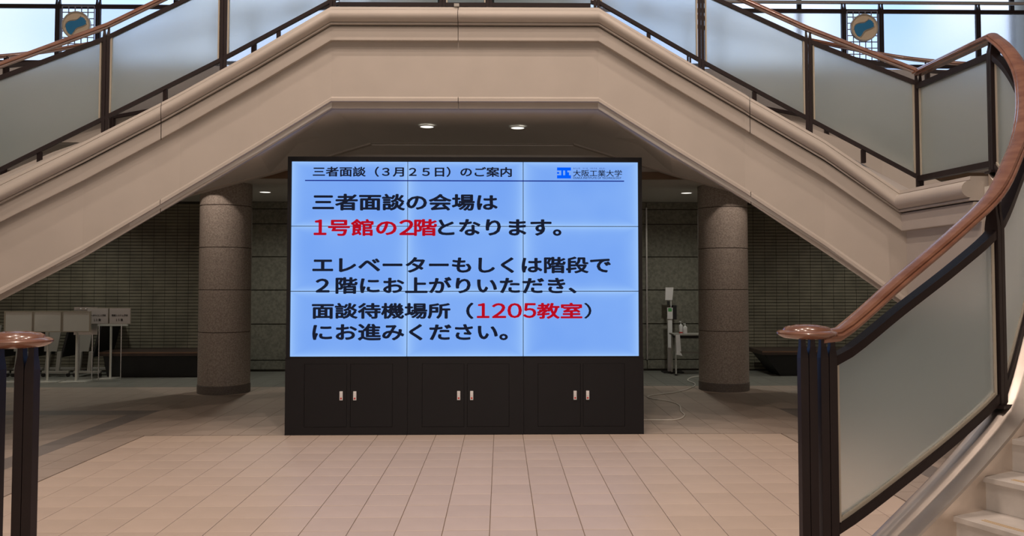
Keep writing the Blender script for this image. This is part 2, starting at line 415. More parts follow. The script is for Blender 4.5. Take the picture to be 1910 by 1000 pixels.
# columns with drum joints
def column(x, y, label):
    t = thing('column', label, 'column', (x, y, 0))
    b = MB(); b.lathe([(0.366, 0.0), (0.366, 0.115), (0.36, 0.12)], (0, 0, 0), 56); b.build('base_ring', M['granite_dark'], t, smooth=True)
    zz = [0.12, 0.868, 1.468, 2.068, 2.668, 3.36]
    for i in range(5):
        z0, z1 = zz[i] + (0.0 if i == 0 else 0.005), zz[i + 1] - 0.005
        b = MB(); b.lathe([(0.355, z0), (0.36, z0 + 0.004), (0.36, z1 - 0.004), (0.355, z1)], (0, 0, 0), 56); b.build('stone_drum', M['granite'], t, smooth=True)
    b = MB(); b.lathe([(0.352, 0.1), (0.352, 3.36)], (0, 0, 0), 40); b.build('joint_core', M['joint'], t, smooth=True)
column(-3.98, 12.05, 'round speckled granite column left of the video wall')
column(3.29, 12.2, 'round speckled granite column right of the video wall')

# ------------------------------------------------------------------ central double staircase (bridge + two flights)
st = thing('staircase', 'cream plastered bridge staircase arching over the video wall', 'staircase', (AX, 9.0, 3.33), kind='structure')
st.location = (0, 0, 0)
def tip(px): return px
FP = [(-4.80, 6.3, 2.36, 1.05), (-4.80, 7.46, 2.36, 1.08), (-3.93, 7.85, 2.915, 1.05), (-3.14, 8.12, 3.44, 1.005), (-2.42, 8.24, 3.90, 0.985), (-1.705, 8.3, 4.355, 0.97),
      (0.985, 8.3, 4.362, 0.97), (1.70, 8.24, 3.91, 0.985), (2.42, 8.12, 3.45, 1.0), (3.12, 7.90, 2.97, 1.05), (3.765, 7.6, 2.449, 1.08), (3.80, 6.45, 2.445, 1.05)]
fpath = [Vector(p[:3]) for p in FP]
def scale_at(pt):
    best = 1
    for i in range(len(FP) - 1):
        a, b_ = Vector(FP[i][:3]), Vector(FP[i + 1][:3]); d = b_ - a
        t = (Vector(pt) - a).dot(d) / d.length_squared
        if -0.001 <= t <= 1.001 and (a + d * t - Vector(pt)).length < 0.02: best = FP[i][3] + (FP[i + 1][3] - FP[i][3]) * t
    return best
cap_prof = [(-0.14, -0.06), (-0.14, -0.018), (0.085, -0.018), (0.09, -0.045)]
for k in range(9):
    a = PI / 2 - k * PI / 8
    cap_prof.append((0.085 + 0.075 * math.cos(a), -0.116 + 0.066 * math.sin(a)))
cap_prof += [(0.098, -0.186), (0.098, -0.203), (-0.02, -0.203)]
band_prof = [(-0.02, -0.213), (0.062, -0.213), (0.066, -0.222), (0.068, -0.228), (0.068, -0.356), (0.066, -0.362), (-0.02, -0.362)]
lip_prof = [(-0.02, -0.935), (0.004, -0.935), (0.028, -0.955), (0.028, -0.985), (-0.03, -0.99), (-0.03, -1.05), (-0.10, -1.05), (-0.10, -0.95)]
main_prof = [(-0.12, -0.06), (-0.02, -0.06), (-0.02, -0.35), (0.0, -0.36), (0.0, -0.937), (-0.02, -0.945), (-0.12, -0.99)]
L = plen(fpath)
joints = [0.0, arc_at_x(fpath[1:], -3.30) + plen(fpath[:2]), arc_at_x(fpath[1:], -0.43) + plen(fpath[:2]), arc_at_x(fpath[1:], 2.47) + plen(fpath[:2]), L]
for i in range(4):
    sp_ = subpath(fpath, joints[i] + 0.003, joints[i + 1] - 0.003)
    sc = [scale_at(p) for p in sp_]
    for nm, pr in (('cap_moulding', cap_prof), ('frieze_band', band_prof), ('lower_lip', lip_prof)):
        b = MB(); sweep(b, sp_, pr, sc); b.build(nm, M['plaster'], st, smooth=(nm == 'cap_moulding'))
b = MB(); sweep(b, fpath, main_prof, [p[3] for p in FP]); b.build('fascia_panel', M['plaster'], st)
bx('camera_bump', M['grey'], st, -0.47, -0.42, 8.2, 8.25, 4.345, 4.375)  # tiny grey block for the security camera bump on the bridge edge
# soffits and treads (ruled between the front fascia and the outer edge)
FRr = [(0.985, 8.32, 3.345), (1.70, 8.26, 2.88), (2.42, 8.14, 2.42), (3.12, 7.92, 1.92), (3.78, 7.62, 1.38)]
BKr = [(0.93, 10.5, 3.345), (2.2, 10.5, 2.96), (3.35, 10.45, 2.64), (4.75, 10.2, 2.05), (5.95, 9.75, 1.33)]
def ruled(fr, bk, th, name, m):
    b = MB(); rings = []
    for p, q in zip(fr, bk):
        rings.append([p, q, (q[0], q[1], q[2] + th), (p[0], p[1], p[2] + th)])
    b.loops(rings); return b.build(name, m, st)
for side in (0, 1):
    F = [p if side else mir(p) for p in FRr]; B = [p if side else mir(p) for p in BKr]
    if not side: F[-1] = (-4.80, 7.5, 1.32)
    ruled(F, B, 0.12, 'flight_soffit', M['soffit'])
    # treads
    ns = 11
    def at(P, t):
        t *= len(P) - 1; i = min(int(t), len(P) - 2); f = t - i
        return Vector(P[i]).lerp(Vector(P[i + 1]), f)
    Fi = [(0.97, 8.45), (1.70, 8.40), (2.45, 8.28), (3.19, 8.06), (3.9, 7.75)]
    Bi = [(p[0], p[1]) for p in BKr]
    Fi = [(p[0], p[1], 0) if side else mir((p[0], p[1], 0)) for p in Fi]; Bi = [(p[0], p[1], 0) if side else mir((p[0], p[1], 0)) for p in Bi]
    for k in range(ns):
        z = 4.3 - (k + 1) * 0.178
        t0, t1 = k / ns, (k + 1) / ns
        a, c, d, e = at(Fi, t0), at(Bi, t0), at(Bi, t1), at(Fi, t1)
        b = MB()
        for (zt, zb, tt) in ((z, z - 0.03, t1 + 0.006), (z - 0.03, z - 0.2, t1)):
            d2, e2 = at(Bi, min(tt, 1)), at(Fi, min(tt, 1))
            b.hexa([(a.x, a.y, zb), (c.x, c.y, zb), (d2.x, d2.y, zb), (e2.x, e2.y, zb), (a.x, a.y, zt), (c.x, c.y, zt), (d2.x, d2.y, zt), (e2.x, e2.y, zt)])
        b.build('step', M['marble'], st)
    # outer string of the flight
    b = MB(); sweep(b, [(p[0], p[1], p[2]) for p in B], [(-0.05, -0.02), (0.05, -0.02), (0.05, 1.12), (-0.05, 1.12)]); b.build('outer_string', M['plaster'], st)
    # half landing
    L4 = [(3.82, 6.35), (3.88, 7.66), (5.95, 9.75), (6.1, 6.35)]
    L4 = [p if side else (2 * AX - p[0], p[1]) for p in L4]
    if not side: L4[0] = (-4.82, 6.35); L4[1] = (-4.84, 7.5)
    b = MB(); b.loops([[(x, y, 1.35) for x, y in L4], [(x, y, 2.34) for x, y in L4]]); b.build('landing', M['soffit'], st)
b = MB(); b.loops([[(-1.705, 8.37, z), (0.985, 8.37, z), (0.93, 10.55, z), (-1.65, 10.55, z)] for z in (3.345, 3.5)]); b.build('bridge_soffit', M['soffit'], st)
b = MB(); b.loops([[(-1.70, 8.42, z), (0.98, 8.42, z), (0.93, 10.55, z), (-1.65, 10.55, z)] for z in (4.1, 4.3)]); b.build('bridge_deck', M['marble'], st)
b = MB(); b.box(-9.4, 9.4, 10.56, 11.36, 3.33, 3.34)
b.build('rear_soffit', M['soffit'], us)

# ------------------------------------------------------------------ railings
RAILW = []
def rail_prof(w, h):   # moulded wooden handrail section
    hw = w / 2
    return [(-hw * 0.55, 0), (hw * 0.55, 0), (hw * 0.62, h * 0.22), (hw * 0.98, h * 0.30), (hw, h * 0.46), (hw * 0.90, h * 0.58), (hw * 0.70, h * 0.60), (hw * 0.74, h * 0.74), (hw * 0.60, h * 0.92), (hw * 0.25, h),
            (-hw * 0.25, h), (-hw * 0.60, h * 0.92), (-hw * 0.74, h * 0.74), (-hw * 0.70, h * 0.60), (-hw * 0.90, h * 0.58), (-hw, h * 0.46), (-hw * 0.98, h * 0.30), (-hw * 0.62, h * 0.22)]
def post(parent, x, y, zb, zt, ztop, d=(1, 0), w=0.032, dep=0.06, gap=0.006, base=False):
    """a twin flat-bar post: two bars up to zt, then two tapering necks to ztop"""
    t = Vector((d[0], d[1], 0)).normalized(); n = Vector((t.y, -t.x, 0)); b = MB()
    for s in (-1, 1):
        c = Vector((x, y, 0)) + t * s * (w / 2 + gap / 2)
        def ring(hw, hd, z, sh=0): return [c + t * (a * hw + sh * s) + n * e * hd + Vector((0, 0, z)) for a, e in ((-1, -1), (1, -1), (1, 1), (-1, 1))]
        H = ztop - zt
        b.loops([ring(w / 2, dep / 2, zb), ring(w / 2, dep / 2, zt), ring(w * 0.46, dep * 0.46, zt + H * 0.18, 0.0), ring(w * 0.33, dep * 0.36, zt + H * 0.5, 0.002), ring(w * 0.27, dep * 0.30, ztop, 0.003)])
    if base:
        c = Vector((x, y, zb)); b.loops([[c + t * a * (w * 1.6) + n * e * dep * 0.8 + Vector((0, 0, z)) for a, e in ((-1, -1), (1, -1), (1, 1), (-1, 1))] for z in (0, 0.018)])
    return b.build('post', M['brown'], parent, bevel=0.0015)
def panel(parent, pts_b, pts_t, m, inset=0.02, th=0.010):
    """glass panel following a plan path; pts_b / pts_t lists of (x,y,z)"""
    b = MB(); rings = []
    fr = frames([Vector(p) for p in pts_b])
    for (p, t, n, mm), q in zip(fr, pts_t):
        rings.append([p - n * th / 2, p + n * th / 2, Vector(q) + n * th / 2, Vector(q) - n * th / 2])
    b.loops(rings); return b.build('glass_panel', m, parent, smooth=False)
def railing(parent, stations, posts, curb, frost='frost', wood=True, w_rail=0.075, h_rail=0.06, topbar=(0.045, 0.045), dz_top=0.13, dz_bot=0.13, bars=True, stubs=()):
    """stations: list of (x,y,z_curb,z_rail). posts: station indices. """
    ST = stations
    wp = [(p[0], p[1], p[3]) for p in ST]
    if wood:
        b = MB(); sweep(b, wp, [(o, v - h_rail) for o, v in rail_prof(w_rail, h_rail)]); b.build('handrail', M['wood'], parent, smooth=True)
    tb = [(p[0], p[1], p[3] - dz_top) for p in ST]; bb = [(p[0], p[1], p[2] + dz_bot) for p in ST]
    b = MB(); sweep(b, tb, rect(topbar[0], -topbar[1], 0)); b.build('top_rail', M['brown'], parent)
    b = MB(); sweep(b, bb, rect(0.05, -0.04, 0)); b.build('bottom_rail', M['brown'], parent)
    for i in posts:
        x, y, zc, zr = ST[i]
        a = ST[max(0, i - 1)]; c = ST[min(len(ST) - 1, i + 1)]
        post(parent, x, y, zc - 0.035, zr - dz_top - 0.0, zr - h_rail * 0.7, (c[0] - a[0], c[1] - a[1]), w=0.03, dep=0.055, gap=0.003, base=False)
    for (s, x, y, zc, zt) in stubs: pass
    for i, j in zip(posts[:-1], posts[1:]):
        if j - i < 1: continue
        seg = ST[i:j + 1]
        # inset ends away from the posts
        def mv(p, q, d):
            l = math.hypot(q[0] - p[0], q[1] - p[1]); f = d / l; return tuple(p[k] + (q[k] - p[k]) * f for k in range(4))
        s2 = [mv(seg[0], seg[1], 0.045)] + list(seg[1:-1]) + [mv(seg[-1], seg[-2], 0.045)]
        pb = [(p[0], p[1], p[2] + dz_bot - 0.005) for p in s2]; pt = [(p[0], p[1], p[3] - dz_top - topbar[1] + 0.005) for p in s2]
        panel(parent, pb, pt, M[frost])
        # thin beading around the pane
        for s3, dirn in ((s2[0], 1), (s2[-1], -1)):
            k = MB(); k.box(-0.007, 0.007, -0.016, 0.016, 0, (s3[3] - dz_top - topbar[1]) - (s3[2] + dz_bot))
            o = k.build('glazing_bead', M['boardedge'], parent); o.location = (s3[0], s3[1], s3[2] + dz_bot)
        # short leg under the middle of a long bottom rail
        m_ = [(seg[0][k] + seg[-1][k]) / 2 for k in range(4)] if len(seg) == 2 else seg[len(seg) // 2]
        k = MB(); k.box(-0.018, 0.018, -0.018, 0.018, -0.035, dz_bot - 0.035); o = k.build('short_leg', M['brown'], parent); o.location = (m_[0], m_[1], m_[2])
CY = 0.07   # railing stands this far behind the fascia face
RR = [(0.985, 8.40, 4.362, 5.36), (2.03, 8.27, 3.71, 4.68), (3.02, 8.0, 3.07, 4.105), (3.93, 7.66, 2.45, 3.60)]
RL = [(-1.72, 8.40, 4.355, 5.40), (-2.78, 8.27, 3.71, 4.76), (-3.80, 7.97, 3.05, 4.085), (-4.80, 7.56, 2.36, 3.50)]
t = thing('stair_railing', 'glass balustrade with wooden handrail on the right-hand upper flight', 'railing', (0, 0, 0))
railing(t, RR, [0, 1, 2, 3], None)
t = thing('stair_railing', 'glass balustrade with wooden handrail on the left-hand upper flight', 'railing', (0, 0, 0))
railing(t, RL, [0, 1, 2, 3], None)
t = thing('bridge_railing', 'dark framed glass balustrade along the front of the bridge', 'railing', (0, 0, 0))
railing(t, [(-1.65, 8.40, 4.355, 5.42), (-0.60, 8.40, 4.357, 5.42), (-0.12, 8.40, 4.359, 5.42), (0.92, 8.40, 4.36, 5.42)], [1, 2], None, dz_bot=0.085)
panel(t, [(-1.65, 8.40, 4.44), (-0.65, 8.40, 4.44)], [(-1.65, 8.40, 5.24), (-0.65, 8.40, 5.24)], M['frost'])
panel(t, [(-0.07, 8.40, 4.44), (0.92, 8.40, 4.44)], [(-0.07, 8.40, 5.24), (0.92, 8.40, 5.24)], M['frost'])

# ------------------------------------------------------------------ curved lower stairs
def curved(side):
    right = side > 0
    base = [(1.578, 4.25, 1.352), (1.741, 4.262, 1.362), (2.148, 4.42, 1.637), (2.551, 4.60, 1.90), (2.90, 4.80, 2.14), (3.212, 5.10, 2.42), (3.394, 5.30, 2.60), (3.585, 5.55, 2.85), (3.756, 5.85, 3.14), (3.85, 6.15, 3.39), (3.90, 6.42, 3.57)]
    if not right: base = [(-2.165 - (x - 1.578) * 1.135, y - 0.5 * max(0, 1 - (y - 4.25) / 2.17), z) for x, y, z in base]
    pth3 = catmull(base, 5); pth = [Vector((p.x, p.y, 0)) for p in pth3]
    Lt = plen(pth); sC = 0
    # arc position of the middle post C (station 3)
    idC = 20; sC = plen(pth[:idC + 1])
    def zc(s):  # curb height along the arc
        zC, z1 = 0.862, 2.447
        return zC + (z1 - zC) * (s - sC) / (Lt - sC) if s > sC else max(0.06, zC - (sC - s) * 0.60)
    def zr(s):
        d = 0
        for k in range(len(pth) - 1):
            l = (pth[k + 1] - pth[k]).length
            if d + l >= s or k == len(pth) - 2: return pth3[k].z + (pth3[k + 1].z - pth3[k].z) * max(0, min(1, (s - d) / l))
            d += l
    def dzt(s): return 0.13 + (0.225 - 0.13) * s / sC if s < sC else 0.225 + (0.16 - 0.225) * (s - sC) / (Lt - sC)
    S_ = [0]
    for i in range(1, len(pth)): S_.append(S_[-1] + (pth[i] - pth[i - 1]).length)
    lab = 'right' if right else 'left'
    rt = thing('curved_railing', 'curved balustrade with thick wooden handrail beside the marble steps at the %s' % lab if right else 'foreground newel and railing end cut off by the left picture edge', 'railing', (0, 0, 0))
    # handrail : from the newel cap out along the arc, then level to the upper rail
    hp = [(pth[0].x + (0.08 if right else -0.08), pth[0].y + 0.01, zr(0))] + [(p.x, p.y, zr(s)) for p, s in zip(pth, S_) if s > 0.13]
    endp = RR[3] if right else RL[3]
    hp.append((endp[0], endp[1], endp[3]))
    b = MB(); sweep(b, hp, [(o, v - 0.075) for o, v in rail_prof(0.115, 0.068)]); b.build('handrail', M['wood'], rt, smooth=True)
    # newel cap: a turned disc with mouldings
    b = MB(); b.lathe([(0.08, -0.052), (0.118, -0.048), (0.138, -0.038), (0.149, -0.028), (0.150, -0.020), (0.140, -0.012), (0.120, -0.008), (0.113, 0.004), (0.098, 0.011), (0.086, 0.007), (0.078, 0.014), (0.058, 0.018), (0.048, 0.012), (0.035, 0.018), (0.015, 0.021)], (pth[0].x - (0.0 if right else 0.0), pth[0].y, zr(0) - 0.0), 48)
    b.build('newel_cap', M['wood'], rt, smooth=True)
    # newel posts (two twin posts)
    for dx in ((-0.001, 0.103) if right else (-0.095, 0.055)):
        x = pth[0].x + dx; y = pth[0].y
        post(rt, x, y, 0.0, zr(0) - 0.15, zr(0) - 0.035, (1, 0), w=0.041, dep=0.055, gap=0.003)
    # rails
    i0 = 1
    tp = [(pth[0].x + (0.14 if right else -0.09), pth[0].y + 0.01, zr(0.14) - dzt(0.14))] + [(p.x, p.y, zr(s) - dzt(s)) for p, s in zip(pth, S_) if s > 0.2] + [(endp[0], endp[1], endp[3] - 0.15)]
    b = MB(); sweep(b, tp, rect(0.065, -0.05, 0)); b.build('top_rail', M['brown'], rt)
    def zb(s): return zc(s) + 0.10
    z0b = 0.30 if right else 0.30
    def zb2(s): return 0.335 + (zb(sC) - 0.335) * (s - 0.09) / (sC - 0.09) if s < sC else zb(s)
    bp_ = [(pth[0].x + (0.14 if right else -0.09), pth[0].y + 0.01, zb2(0.14))] + [(p.x, p.y, zb2(s)) for p, s in zip(pth, S_) if s > 0.2] + [(endp[0], endp[1], endp[2] + 0.13)]
    b = MB(); sweep(b, bp_, rect(0.065, -0.05, 0)); b.build('bottom_rail', M['brown'], rt)
    # posts C and A
    for i in (idC, len(pth) - 1):
        p = pth[i]; q = pth[i - 1]; d = p - q
        post(rt, p.x, p.y, zc(S_[i]), zr(S_[i]) - dzt(S_[i]) - 0.01, zr(S_[i]) - 0.05, (d.x, d.y), w=0.04, dep=0.075, gap=0.004, base=True)
    # glass
    def seg(a, c):
        out = []
        for p, s in zip(pth, S_):
            if a + 0.01 < s < c - 0.01: out.append((p, s))
        e0 = lerp_path(pth, a); e1 = lerp_path(pth, c)
        return [(e0, a)] + out + [(e1, c)]
    for a, c in ((0.155, sC - 0.05), (sC + 0.05, Lt - 0.05)):
        sg = seg(a, c)
        panel(rt, [(p.x, p.y, zb2(s) - 0.005) for p, s in sg], [(p.x, p.y, zr(s) - dzt(s) - 0.045) for p, s in sg], M['frost'])
        # beads
        for p, s in (sg[0], sg[-1]):
            k = MB(); k.box(-0.008, 0.008, -0.02, 0.02, 0, zr(s) - dzt(s) - 0.05 - zb2(s)); o = k.build('glazing_bead', M['boardedge'], rt); o.location = (p.x, p.y, zb2(s))
        bd = [(p.x, p.y, zb2(s)) for p, s in sg]
        b = MB(); sweep(b, bd, rect(0.035, 0, 0.02)); b.build('glazing_bead', M['boardedge'], rt)
    # landing pane between A and the flight post
    pA = pth[-1]; sA = Lt
    l0 = Vector((pA.x, pA.y, 0)); l1 = Vector((endp[0], endp[1], 0)); dd = (l1 - l0).normalized() * 0.05
    panel(rt, [(l0.x + dd.x, l0.y + dd.y, zb(sA)), (l1.x - dd.x, l1.y - dd.y, endp[2] + 0.125)], [(l0.x + dd.x, l0.y + dd.y, zr(sA) - 0.205), (l1.x - dd.x, l1.y - dd.y, endp[3] - 0.195)], M['frost'])
    for e, z0_, z1_ in ((l0 + dd, zb(sA), zr(sA) - 0.205), (l1 - dd, endp[2] + 0.13, endp[3] - 0.2)):
        k = MB(); k.box(-0.016, 0.016, -0.008, 0.008, 0, z1_ - z0_); o = k.build('glazing_bead', M['boardedge'], rt); o.location = (e.x, e.y, z0_)
    # steps and stainless stringer
    sgn = 1 if right else -1       # which side the steps lie on (right-hand normal for the right stair)
    cs = thing('curved_stairs', 'marble steps with curved brushed steel stringer rising at the %s' % lab, 'stairs', (0, 0, 0))
    sp2 = [(lerp_path(pth, s)) for s in [Lt * k / 40 for k in range(41)]]
    sp2 = [Vector((p.x, p.y, zc(Lt * k / 40))) for k, p in enumerate(sp2)]
    prof = [(-0.055, -0.30), (-0.055, -0.005), (-0.045, 0.0), (0.045, 0.0), (0.06, -0.012), (0.075, -0.012), (0.15, -0.018), (0.158, -0.028), (0.158, -0.07), (0.145, -0.07), (0.145, -0.30)]
    prof = [(o * sgn, v) for o, v in prof]
    b = MB(); sweep(b, sp2, prof); b.build('stringer_cap', M['steel'], cs, smooth=True)
    rings = []
    for p, tt, n, m in frames(sp2):
        rings.append([p + n * o * sgn + Vector((0, 0, v)) if v is not None else Vector(((p + n * o * sgn).x, (p + n * o * sgn).y, max(0.0, p.z - 1.1))) for o, v in ((-0.04, None), (-0.04, -0.29), (0.14, -0.29), (0.14, None))])
    b = MB(); b.loops(rings); b.build('stringer_side', M['steel_dark'], cs)
    # step i nosing positions along the arc
    sF = None
    s2 = 0
    for k in range(400):
        p = lerp_path(pth, Lt * k / 400)
        if abs(p.x - (2.36 if right else -3.05)) < 0.02: s2 = Lt * k / 400; break
    for i in range(1, 13):
        s_a = s2 + (i - 2) * 0.238; s_b = s_a + 0.238
        if s_a < 0: continue
        def edge(s):
            s = min(s, Lt - 0.001); p = lerp_path(pth, s); q = lerp_path(pth, min(s + 0.01, Lt)); d = (q - lerp_path(pth, s - 0.01)); d.z = 0; d.normalize()
            n = Vector((d.y, -d.x, 0)) * sgn
            return p + n * 0.142, p + n * 2.2, d
        z = 0.18 * i
        a0, a1, da = edge(s_a); b0, b1, db = edge(s_b + 0.02)
        b = MB()
        for (zt, zb_, o) in ((z, z - 0.03, 0.022), (z - 0.03, z - 0.18, 0.0)):
            A0, A1 = a0 - da * o, a1 - da * o
            b.hexa([(A0.x, A0.y, zb_), (A1.x, A1.y, zb_), (b1.x, b1.y, zb_), (b0.x, b0.y, zb_), (A0.x, A0.y, zt), (A1.x, A1.y, zt), (b1.x, b1.y, zt), (b0.x, b0.y, zt)])
        o_ = b.build('step', M['marble'], cs, bevel=0.003)
        nd = (a1 - a0).normalized()
        for off_ in (0.035, 0.055):
            k = MB(); q0 = a0 + da * off_ + nd * 0.12; q1 = a1 + da * off_ - nd * 0.2
            k.hexa([(*(q0).xy, z), (*(q1).xy, z), (*(q1 + da * 0.008).xy, z), (*(q0 + da * 0.008).xy, z), (*(q0).xy, z + 0.0015), (*(q1).xy, z + 0.0015), (*(q1 + da * 0.008).xy, z + 0.0015), (*(q0 + da * 0.008).xy, z + 0.0015)])
            k.build('nosing_line', M['yellow'], cs)
curved(1)
curved(-1)

# ------------------------------------------------------------------ rear balustrade on the upper floor, outer rails of the flights
def rear_bal(xs_pairs, xa, xb, label):
    t = thing('rear_railing', label, 'railing', (0, 0, 0)); Y = 10.8
    b = MB(); b.tube([(xa, Y, 5.30), (xb, Y, 5.30)], 0.024, 12); b.build('tube_rail', M['chrome'], t, smooth=True)
    bx('top_rail', M['brown'], t, xa, xb, Y - 0.02, Y + 0.02, 5.155, 5.205)
    bx('bottom_rail', M['brown'], t, xa, xb, Y - 0.02, Y + 0.02, 4.42, 4.465)
    bx('kerb', M['plaster'], t, xa, xb, Y - 0.07, Y + 0.07, 4.30, 4.36)
    for x in xs_pairs: post(t, x, Y, 4.34, 5.20, 5.29, (1, 0), w=0.026, dep=0.05, gap=0.008)
    prev = sorted(xs_pairs)
    for a, c in zip(prev[:-1], prev[1:]):
        if c - a < 0.8: continue
        bx('glass_panel', M['frost_far'], t, a + 0.04, c - 0.04, Y - 0.005, Y + 0.005, 4.46, 5.16)
    return t
rear_bal([1.3, 2.9, 4.555, 5.055, 6.36, 7.9, 9.3], 1.1, 9.4, 'upper floor balustrade seen behind the right-hand flight')
rear_bal([-2.1, -3.7, -5.26, -5.78, -7.3, -9.2], -9.4, -1.9, 'upper floor balustrade seen behind the left-hand flight')
def outer_rail(side):
    P = [(0.95, 10.42, 4.4, 5.35), (2.4, 10.42, 4.0, 5.02), (4.157, 10.42, 3.65, 4.665), (4.842, 10.3, 3.50, 4.49), (5.3, 10.1, 3.37, 4.36), (5.75, 9.85, 3.20, 4.25), (6.0, 9.5, 3.1, 4.15)]
    if side < 0: P = [mir(p) for p in P]
    t = thing('outer_railing', 'wooden handrail along the far side of the %s upper flight' % ('right' if side > 0 else 'left'), 'railing', (0, 0, 0))
    pr = catmull([(p[0], p[1], p[3]) for p in P], 4)
    b = MB(); sweep(b, pr, [(o, v - 0.05) for o, v in rail_prof(0.07, 0.05)]); b.build('handrail', M['wood'], t, smooth=True)
    b = MB(); sweep(b, [(p.x, p.y, p.z - 0.13) for p in pr], rect(0.04, -0.045, 0)); b.build('top_rail', M['brown'], t)
    pb = catmull([(p[0], p[1], p[2]) for p in P], 4)
    b = MB(); sweep(b, pb, rect(0.04, -0.02, 0.02)); b.build('bottom_rail', M['brown'], t)
    panel(t, [tuple(p) for p in pb], [(p.x, p.y, p.z - 0.17) for p in pr], M['frost_far'])
    for i in (0, 1, 2, 4, 6):
        p = P[i]; post(t, p[0], p[1], p[2] - 0.9, p[3] - 0.15, p[3] - 0.03, (1, -0.2), w=0.024, dep=0.05)
outer_rail(1); outer_rail(-1)

# lattice screens with round emblems, standing between the rear balustrade posts
def emblem(xc, x0, x1, zc, label, g):
    t = thing('lattice_screen', 'grey lattice screen %s' % g, 'screen', (xc, 10.66, 4.32))
    b = MB()
    n = max(3, round((x1 - x0) / 0.083)); dx = (x1 - x0) / n
    for i in range(n + 1): b.box(x0 + i * dx - xc - 0.005, x0 + i * dx - xc + 0.005, -0.005, 0.005, 0.0, 0.82)
    for j in range(11): b.box(x0 - xc, x1 - xc, -0.006, 0.006, j * 0.082 - 0.005, j * 0.082 + 0.005)
    o = b.build('lattice_bars', M['lattice'], t)
    e = thing('round_emblem', label, 'emblem', (xc, 10.63, zc - 0.02)); R = 0.172
    b = MB()
    def circ(r, n=40): return [(r * math.cos(2 * PI * k / n), r * math.sin(2 * PI * k / n)) for k in range(n)]
    b.prism(circ(R), -0.005, 0.02); b.build('disc', M['discbeige'], e)
    b = MB(); rr = []
    for k in range(49):
        a = 2 * PI * k / 48; rr.append([((R + u) * math.cos(a), v, (R + u) * math.sin(a)) for u, v in ((-0.008, -0.015), (0.008, -0.015), (0.008, 0.02), (-0.008, 0.02))])
    b.loops(rr, caps=False); b.build('rim', M['discrim'], e, smooth=True)
    # blue wave: a comma-shaped swoosh with a feathered crest
    up = [(-0.78, -0.10), (-0.74, 0.08), (-0.60, 0.22), (-0.38, 0.30), (-0.12, 0.32), (0.08, 0.38), (0.24, 0.50), (0.36, 0.62), (0.42, 0.56), (0.50, 0.60), (0.54, 0.50), (0.62, 0.50), (0.64, 0.38), (0.72, 0.34), (0.70, 0.20), (0.74, 0.10), (0.62, 0.02), (0.46, -0.06), (0.26, -0.12), (0.06, -0.20), (-0.08, -0.32), (-0.18, -0.50), (-0.28, -0.66), (-0.40, -0.72), (-0.56, -0.62), (-0.70, -0.40)]
    b = MB(); b.prism([(x * R, z * R) for x, z in up], -0.012, -0.004); b.build('wave', M['waveblue'], e)
    def ribbon(pts, wd):
        b = MB(); rings = []
        P = catmull([(x * R, z * R, 0) for x, z in pts], 5)
        for i, p in enumerate(P):
            d = P[min(i + 1, len(P) - 1)] - P[max(0, i - 1)]; n_ = Vector((-d.y, d.x, 0)).normalized() * wd
            rings.append([(p.x - n_.x, -0.014, p.y - n_.y), (p.x + n_.x, -0.014, p.y + n_.y), (p.x + n_.x, -0.004, p.y + n_.y), (p.x - n_.x, -0.004, p.y - n_.y)])
        b.loops(rings); b.build('wave_outline', M['discrim'], e)
    ribbon([(-0.84, -0.16), (-0.72, 0.20), (-0.36, 0.37), (0.06, 0.44), (0.34, 0.68)], 0.0035)
    ribbon([(0.78, 0.08), (0.46, -0.12), (0.06, -0.26), (-0.12, -0.50), (-0.32, -0.76)], 0.0035)
emblem(4.755, 4.545, 4.945, 4.93, 'round beige emblem with a blue wave, on the lattice behind the right handrail', 'behind the right-hand handrail')
emblem(-5.455, -5.655, -5.245, 4.90, 'round beige emblem with a blue wave, on the lattice behind the left handrail', 'behind the left-hand handrail')

# windows of the upper floor: big daylit frosted panes in dark frames
def window(name, x0, x1, z0, z1, y=14.75, cols=2):
    t = bpy.data.objects.new(name, None); C.objects.link(t); setp(t, kind='structure'); dx = (x1 - x0) / cols
    b = MB()
    for i in range(cols + 1): b.box(x0 + i * dx - 0.04, x0 + i * dx + 0.04, y - 0.05, y + 0.05, z0, z1)
    b.box(x0, x1, y - 0.05, y + 0.05, z0 - 0.04, z0 + 0.04); b.box(x0, x1, y - 0.05, y + 0.05, z1 - 0.04, z1 + 0.04)
    b.build('window_frame', M['brown'], t)
    for i in range(cols): bx('pane', M['pane'], t, x0 + i * dx + 0.04, x0 + (i + 1) * dx - 0.04, y - 0.006, y + 0.006, z0 + 0.04, z1 - 0.04)
window('window_1', -9.3, -2.3, 4.75, 9.4, cols=2)
window('window_2', 1.5, 9.3, 4.75, 9.4, cols=2)
wu = bpy.data.objects.new('wall_upper_back', None); C.objects.link(wu); setp(wu, kind='structure')
bx('wall_pier', M['offwhite'], wu, -2.3, 1.5, 14.7, 15.0, 4.3, 9.9)
bx('wall_sill', M['offwhite'], wu, -9.5, 9.5, 14.8, 15.0, 4.3, 4.72)
bx('wall_head', M['offwhite'], wu, -9.5, 9.5, 14.8, 15.0, 9.4, 9.9)
t = thing('notice_board', 'dark green notice board on the upper floor wall, glimpsed above the bridge', 'notice board', (-0.4, 14.68, 6.3))
bx('board_face', M['boardgreen'], t, -1.9, 1.55, -0.02, 0.0, -0.7, 1.3); bx('board_frame', M['brown'], t, -1.95, 1.6, 0.0, 0.015, -0.75, 1.35)
for x, lb in ((-1.65, 'white poster on the notice board above the left half of the bridge'), (0.82, 'white poster on the notice board above the right half of the bridge')):
    o = bx('poster', M['paper'], None, x - 0.28, x + 0.28, 14.645, 14.655, 6.0, 7.1); setp(o, lb, 'poster')

